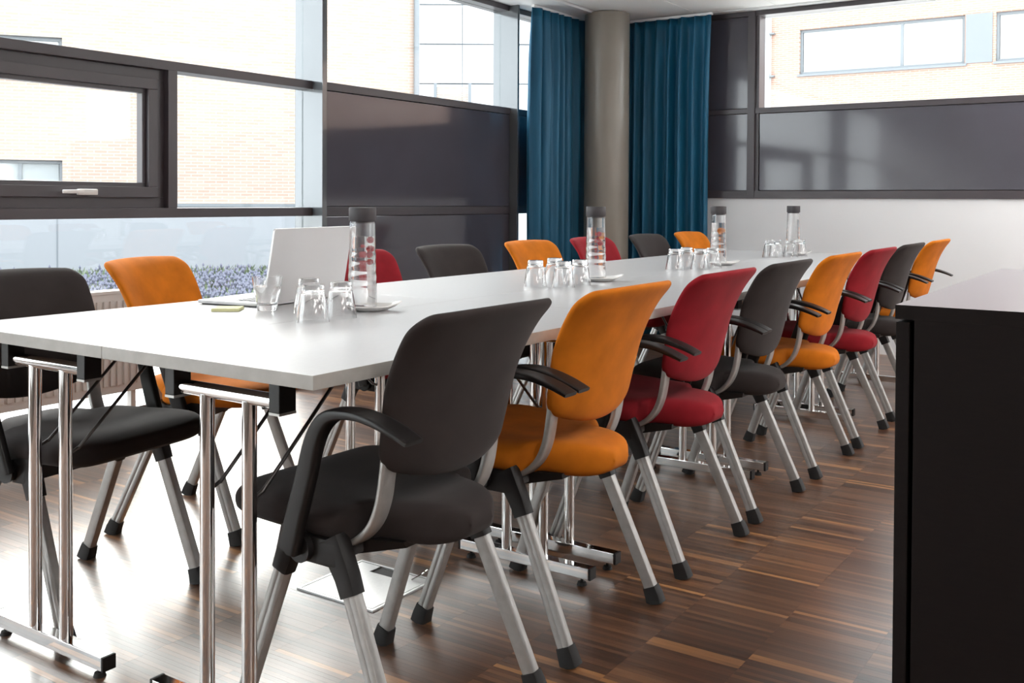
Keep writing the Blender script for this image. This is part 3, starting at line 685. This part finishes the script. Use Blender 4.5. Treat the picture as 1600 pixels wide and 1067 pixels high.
# leaf-shaped dish
def dish_bm():
    bm = bmesh.new(); n = 48; rings = []
    prof = [(0.0, 0.0035), (0.45, 0.0035), (0.62, 0.005), (0.80, 0.010), (0.93, 0.015), (1.0, 0.0165)]
    def R(a):
        a = (a+pi) % (2*pi)-pi
        return 0.062*(1+0.42*math.exp(-(a/0.42)**2)+0.03*math.sin(5*a))
    def P(k, q, z): a = 2*pi*k/n; rr = R(a)*q if q > 0.62 else 0.062*q+(R(a)-0.062)*q*max(0, (q-0.3))*2; return Vector((rr*math.cos(a), rr*math.sin(a), z+0.010*math.exp(-(((a+pi) % (2*pi)-pi)/0.4)**2)*max(0, q-0.6)/0.4))
    top = [bm.verts.new((0, 0, 0.0035))]; 
    tr = [[bm.verts.new(P(k, q, z)) for k in range(n)] for q, z in prof[1:]]
    br = [[bm.verts.new(P(k, q, max(0.0, z-0.0035))) for k in range(n)] for q, z in prof[1:]]
    c2 = bm.verts.new((0, 0, 0))
    for k in range(n):
        j = (k+1) % n
        bm.faces.new((top[0], tr[0][k], tr[0][j])); bm.faces.new((c2, br[0][j], br[0][k]))
        for a, b in zip(tr, tr[1:]): bm.faces.new((a[k], b[k], b[j], a[j]))
        for a, b in zip(br, br[1:]): bm.faces.new((a[j], b[j], b[k], a[k]))
        bm.faces.new((tr[-1][k], br[-1][k], br[-1][j], tr[-1][j]))
    return bm
me_dish = mesh_of('dish', dish_bm(), M_PORC, 50)
def berry_bm(r):
    bm = bmesh.new(); n = 0
    for k in range(26):
        z = 1-2*(k+.5)/26; a = k*2.39996; q = math.sqrt(1-z*z)
        bmesh.ops.create_icosphere(bm, subdivisions=1, radius=r*0.34, matrix=Matrix.Translation((r*0.72*q*math.cos(a), r*0.72*q*math.sin(a), r*0.85*z)))
    return bm
me_berry = mesh_of('raspberry', berry_bm(0.0085), M_BERRY, 80)
b_ = cyl(bmesh.new(), (0, -0.002, 0), (0, 0.002, 0), 0.014, seg=24); me_slice = mesh_of('orange_slice', b_, M_PEEL, 40)
BOT = [(0.815, 0.632, 'nearest of the four bottles, beside the laptop'), (2.10, 0.622, 'second bottle, before the orange and red chairs'), (3.30, 0.625, 'third bottle, in front of the right curtain'), (4.44, 0.640, 'farthest bottle, before the white end wall')]
dlab = ['under the nearest bottle', 'under the second bottle', 'under the third bottle', 'under the farthest bottle']
for k, (x, y, w) in enumerate(BOT):
    d = obj('dish', me_dish, None, loc=(x+0.012, y-0.016, T), rotz=math.radians(-48)); tag(d, f'small white leaf-shaped porcelain dish {dlab[k]}', 'dish', 'white leaf-shaped dishes')
    t = thing('water_bottle', f'clear glass water bottle with dark cap, {w}', 'bottle', (x, y, T+0.0037), k*0.8, 'water bottles on dishes')
    lk('bottle', me_bg, t); lk('water', me_bw, t); lk('cap', me_bc, t)
FR = [(0, 0.010, -0.014, 0.190), (0, 0.016, -0.006, 0.165), (0, 0.004, -0.018, 0.150), (0, 0.010, -0.012, 0.130), (1, 0.000, -0.012, 0.175), (1, 0.012, -0.004, 0.158), (1, 0.008, -0.010, 0.140)]
zl = ['topmost', 'second from the top', 'third from the top', 'lowest', 'topmost', 'middle', 'lowest']
for i, (b, dx, dy, z) in enumerate(FR):
    x, y, w = BOT[b]; o = obj('raspberry', me_berry, None, loc=(x+dx, y+dy, T+0.0037+z))
    tag(o, f'{zl[i]} raspberry floating in the {"nearest" if b == 0 else "second"} water bottle', 'raspberry', 'raspberries in the '+('nearest' if b == 0 else 'second')+' bottle')
for b, z, lab in ((1, 0.17, 'orange slice floating in the second water bottle'), (2, 0.165, 'orange slice floating in the third water bottle')):
    x, y, w = BOT[b]; o = obj('orange_slice', me_slice, None, loc=(x+0.012, y-0.004 if b == 2 else y-0.018, T+z)); o.rotation_euler = (0.2, 0.3, math.radians(-30)); tag(o, lab, 'fruit')
# laptop (local x along hinge, +y towards its user)
lp = thing('laptop', 'open silver laptop seen from behind, near the end of the table', 'laptop', (0.700, 0.900, T), math.radians(9.5))
LWd, LDp = 0.385, 0.232
b_ = box(bmesh.new(), 0, LWd, 0, LDp, 0.003, 0.013, 0.003); obj('base', b_, M_ALU, lp, smooth=40)
obj('bottom_cover', boxm(0.008, LWd-0.008, 0.008, LDp-0.008, 0.0, 0.0032, bev=0.001), M_KEYS, lp)
kb = obj('keyboard', boxm(0.022, LWd-0.022, 0.035, 0.13, 0.013, 0.0134), M_KEYS, lp)
km = mesh_of('key', boxm(-0.0065, 0.0065, -0.0065, 0.0065, 0, 0.0014, bev=0.0008), M_KEYS)
for r in range(5):
    for c in range(17): lk('key', km, kb, (0.034+c*0.0156, 0.045+r*0.0178, 0.0134))
obj('trackpad', boxm(LWd/2-0.05, LWd/2+0.05, 0.14, 0.205, 0.013, 0.0133), M_ALU, lp)
th = math.radians(10)
bm = bmesh.new(); pr = rrect(LWd, 0.212, 0.010, 4)
vv = []
for off in (0, 0.006):
    vv.append([bm.verts.new((LWd/2+a, -off*math.cos(th)-(b+0.106)*math.sin(th), 0.012+(b+0.106)*math.cos(th)-off*math.sin(th)+0.001)) for a, b in pr])
n = len(pr)
for k in range(n): bm.faces.new((vv[0][k], vv[0][(k+1) % n], vv[1][(k+1) % n], vv[1][k]))
bm.faces.new(vv[0][::-1]); bm.faces.new(vv[1]); lid = obj('lid', bm, M_ALU, lp)
bm = bmesh.new(); q = [(0.01, 0.012), (LWd-0.01, 0.012), (LWd-0.01, 0.202), (0.01, 0.202)]
vs = [bm.verts.new((a, 0.0006-b*math.sin(th), 0.013+b*math.cos(th)+0.0002)) for a, b in q]; bm.faces.new(vs); obj('screen', bm, M_KEYS, lid)
# sticky notes
sn = tag(obj('sticky_note_pad', boxm(0, 0.072, 0, 0.072, 0, 0.008, bev=0.0006), M_PAPER, loc=(0.552, 0.937, T+0.0002), rotz=math.atan2(-0.058, 0.043)), 'pale yellow pad of sticky notes on the table left of the laptop', 'note pad')
# white sheet of paper by the laptop base is not present in the picture

# ------------------------------------------------------------------ outside
GZ = -0.15
struct(obj('ground', boxm(-60, 90, -60, 90, GZ-0.1, GZ), M_PAVE))
def facade(root, L, H, z0, holes, depth=0.3, m=M_BRICK, name='wall'):
    xs = sorted({0, L} | {h[0] for h in holes} | {h[1] for h in holes}); zs = sorted({z0, H} | {h[2] for h in holes} | {h[3] for h in holes})
    bm = bmesh.new()
    for a, b in zip(xs, xs[1:]):
        for c, d in zip(zs, zs[1:]):
            if any(h[0] <= a and b <= h[1] and h[2] <= c and d <= h[3] for h in holes): continue
            box(bm, a, b, 0, depth, c, d)
    bmesh.ops.remove_doubles(bm, verts=bm.verts, dist=1e-4)
    return obj(name, bm, m, root)
M_FGLASS = mat('far_window_glass', (0.26, 0.28, 0.29), 0.05, Coat_Weight=1.0)
def fwindow(root, x0, x1, z0, z1, muls=(), t=0.05):
    bm = ring(bmesh.new(), x0, x1, z0, z1, t, 0.08, 0.16)
    for mx in muls: box(bm, mx-t/2, mx+t/2, 0.08, 0.16, z0+t, z1-t)
    f = obj('window', bm, M_FARFRAME, root)
    xs = [x0+t]+list(muls)+[x1-t]
    for a, b in zip(xs, xs[1:]): obj('pane', boxm(a+0.01, b-0.01, 0.11, 0.12, z0+t, z1-t), M_FGLASS, f)
    obj('sill', boxm(x0-0.04, x1+0.04, -0.05, 0.08, z0-0.05, z0), M_FARFRAME, f)
# building A: brick, seen through the left windows. local x runs along the facade, local -y faces the room
LA = 34.0
M_BRICK2 = brick_mat('red_brick', (0.34, 0.190, 0.145), (0.29, 0.160, 0.120), (0.32, 0.28, 0.245))
A = thing('brick_building', 'pale brick building across the yard behind the left windows', 'building', (12.107-0.79314*LA, 9.669+0.60904*LA, 0), math.radians(-37.52))
hs = []
for k in range(5):
    x1 = LA-5.57-k*5.2
    for z0, z1 in ((1.05, 1.63), (2.93, 3.50)): hs.append((x1-1.9, x1, z0, z1))
facade(A, LA, 4.75, 0.98, hs)
for h in hs: fwindow(A, *h, muls=((h[0]+0.7), (h[0]+1.3)))
obj('plinth', boxm(0, LA, -0.06, 0.3, GZ, 0.93), M_WHITEWALL, A); obj('coping', boxm(0, LA, -0.09, 0.3, 0.93, 0.98), M_FARFRAME, A)
for k in range(9): obj('joint_strip', boxm(LA-5.64-k*3.1-0.01, LA-5.64-k*3.1+0.01, -0.065, -0.06, GZ, 0.93), M_FARFRAME, A)
obj('downpipe', cyl(bmesh.new(), (LA-0.06, -0.07, GZ), (LA-0.06, -0.07, 4.74), 0.05, seg=12), M_FARFRAME, A, smooth=40)
obj('body', boxm(0.3, LA-0.02, 0.3, 7, GZ, 4.7), M_FAR, A)
obj('roof_edge', boxm(-0.05, LA+0.03, -0.04, 7.1, 4.75, 4.83), M_FARFRAME, A)
# building B: white clad block beyond it
B = thing('white_building', 'white panel-clad building beyond the brick one, seen above the dark panel', 'building', (21.978-0.5589*14, 14.403+0.8292*14, 0), math.atan2(-0.8292, 0.5589))
z = GZ; k = 0
for r in range(8):
    z0 = 6.46-1.09*(6-r)-1.09; z1 = z0+1.09
    if z1 < 0.2: continue
    for c in range(4):
        obj('cladding_panel', boxm(c*4.2+0.01, (c+1)*4.2-0.01, -0.06, 0, max(z0, GZ)+0.02, z1-0.02), M_FAR, B)
obj('body', boxm(0, 16.8, 0, 8, GZ, 7.6), M_FARFRAME, B)
lv = thing('louvre_screen', 'small slatted screen standing before the white building', 'screen', (21.978-0.5589*2.5, 14.403+0.8292*2.5-0.4, 0), math.atan2(-0.8292, 0.5589))
for k in range(26): obj('slat', boxm(0.1, 0.95, -0.25, -0.22, 2.6+k*0.06, 2.6+k*0.06+0.035), M_BRICK, lv)
obj('post', boxm(0.96, 1.04, -0.3, -0.2, GZ, 4.25), M_FARFRAME, lv); obj('post', boxm(0.02, 0.10, -0.3, -0.2, GZ, 4.25), M_FARFRAME, lv)
# building C: brick, seen through the end wall window, facing -x
Cb = thing('brick_building', 'pale brick building with ribbon windows outside the end wall', 'building', (22.0, 7.04, 0), -pi/2)
hs = []
def cx(y): return 7.04-y
wins = [(cx(6.37), cx(2.80), 4.02, 5.06), (cx(2.20), cx(-4.5), 4.02, 5.06)]
for z in (-3.0, 0):
    for w in wins: hs.append((w[0], w[1], w[2]+z, w[3]+z))
facade(Cb, 30.0, 5.75, GZ, hs, m=M_BRICK2)
for h in hs:
    n = 1 if h[1]-h[0] < 4 else 3
    fwindow(Cb, *h, muls=[h[0]+(h[1]-h[0])*(q+1)/(n+1)*(1.27 if n == 1 else 1) for q in range(n)], t=0.06)
for z in (-3.0, 0): obj('spandrel_panel', boxm(cx(2.80)+0.02, cx(2.20)-0.06, -0.03, 0, 4.02+z, 5.06+z), M_FARFRAME, Cb)
bm = cyl(bmesh.new(), (-0.06, -0.10, GZ), (-0.06, -0.10, 5.7), 0.05, seg=12); dp = obj('downpipe', bm, M_FAR, Cb, smooth=40)
for z in (1.7, 2.85, 4.0, 5.0): obj('pipe_bracket', boxm(-0.02, 0.10, -0.13, 0.0, z, z+0.03), M_FARFRAME, dp)
obj('corner_pier', boxm(-0.9, 0, -0.02, 0.3, GZ, 5.75), M_FAR, Cb)
obj('body', boxm(0.1, 30, 0.3, 8, GZ, 5.7), M_FAR, Cb)
# planting bed in front of building A
bed = thing('planting_bed', 'bed of low green and lavender plants at the foot of the brick building', 'flower bed', (12.107, 9.669, 0), math.radians(-37.52))
obj('soil', boxm(-22, 3, -8.0, -0.15, GZ, GZ+0.05), mat('soil', (0.10, 0.10, 0.11), 0.9), bed)
vs, fs, mi = [], [], []
rn = random.Random(4)
for k in range(30000):
    x = rn.uniform(-20, 2); y = rn.uniform(-7.8, -0.2); h = rn.uniform(0.05, 0.13); a = rn.uniform(0, pi); w = rn.uniform(0.008, 0.018)
    lx, ly = rn.gauss(0, 0.05), rn.gauss(0, 0.05); dx, dy = math.cos(a)*w, math.sin(a)*w
    c = len(vs); vs += [(x-dx, y-dy, GZ+0.05), (x+dx, y+dy, GZ+0.05), (x+lx*.6+dx, y+ly*.6+dy, GZ+0.05+h*.6), (x+lx*.6-dx, y+ly*.6-dy, GZ+0.05+h*.6), (x+lx, y+ly, GZ+0.05+h)]
    fl_ = rn.random() < (0.6 if y < -1.6 else 0.10)
    fs += [(c, c+1, c+2, c+3), (c+3, c+2, c+4)]; mi += [0, 1 if fl_ else 0]
    if fl_:
        w2_ = 0.018; c = len(vs); X, Y, Z = x+lx, y+ly, GZ+0.05+h
        vs += [(X-w2_, Y, Z), (X, Y-w2_, Z), (X+w2_, Y, Z), (X, Y+w2_, Z), (X, Y, Z+0.035), (X, Y, Z-0.05)]
        fs += [(c, c+1, c+4), (c+1, c+2, c+4), (c+2, c+3, c+4), (c+3, c, c+4), (c+1, c, c+5), (c+2, c+1, c+5), (c+3, c+2, c+5), (c, c+3, c+5)]; mi += [1]*8
me = bpy.data.meshes.new('plants'); me.from_pydata(vs, [], fs); me.materials.append(M_LEAF); me.materials.append(M_LAV); me.polygons.foreach_set('material_index', mi)
stuff(obj('plants', me, None, bed))
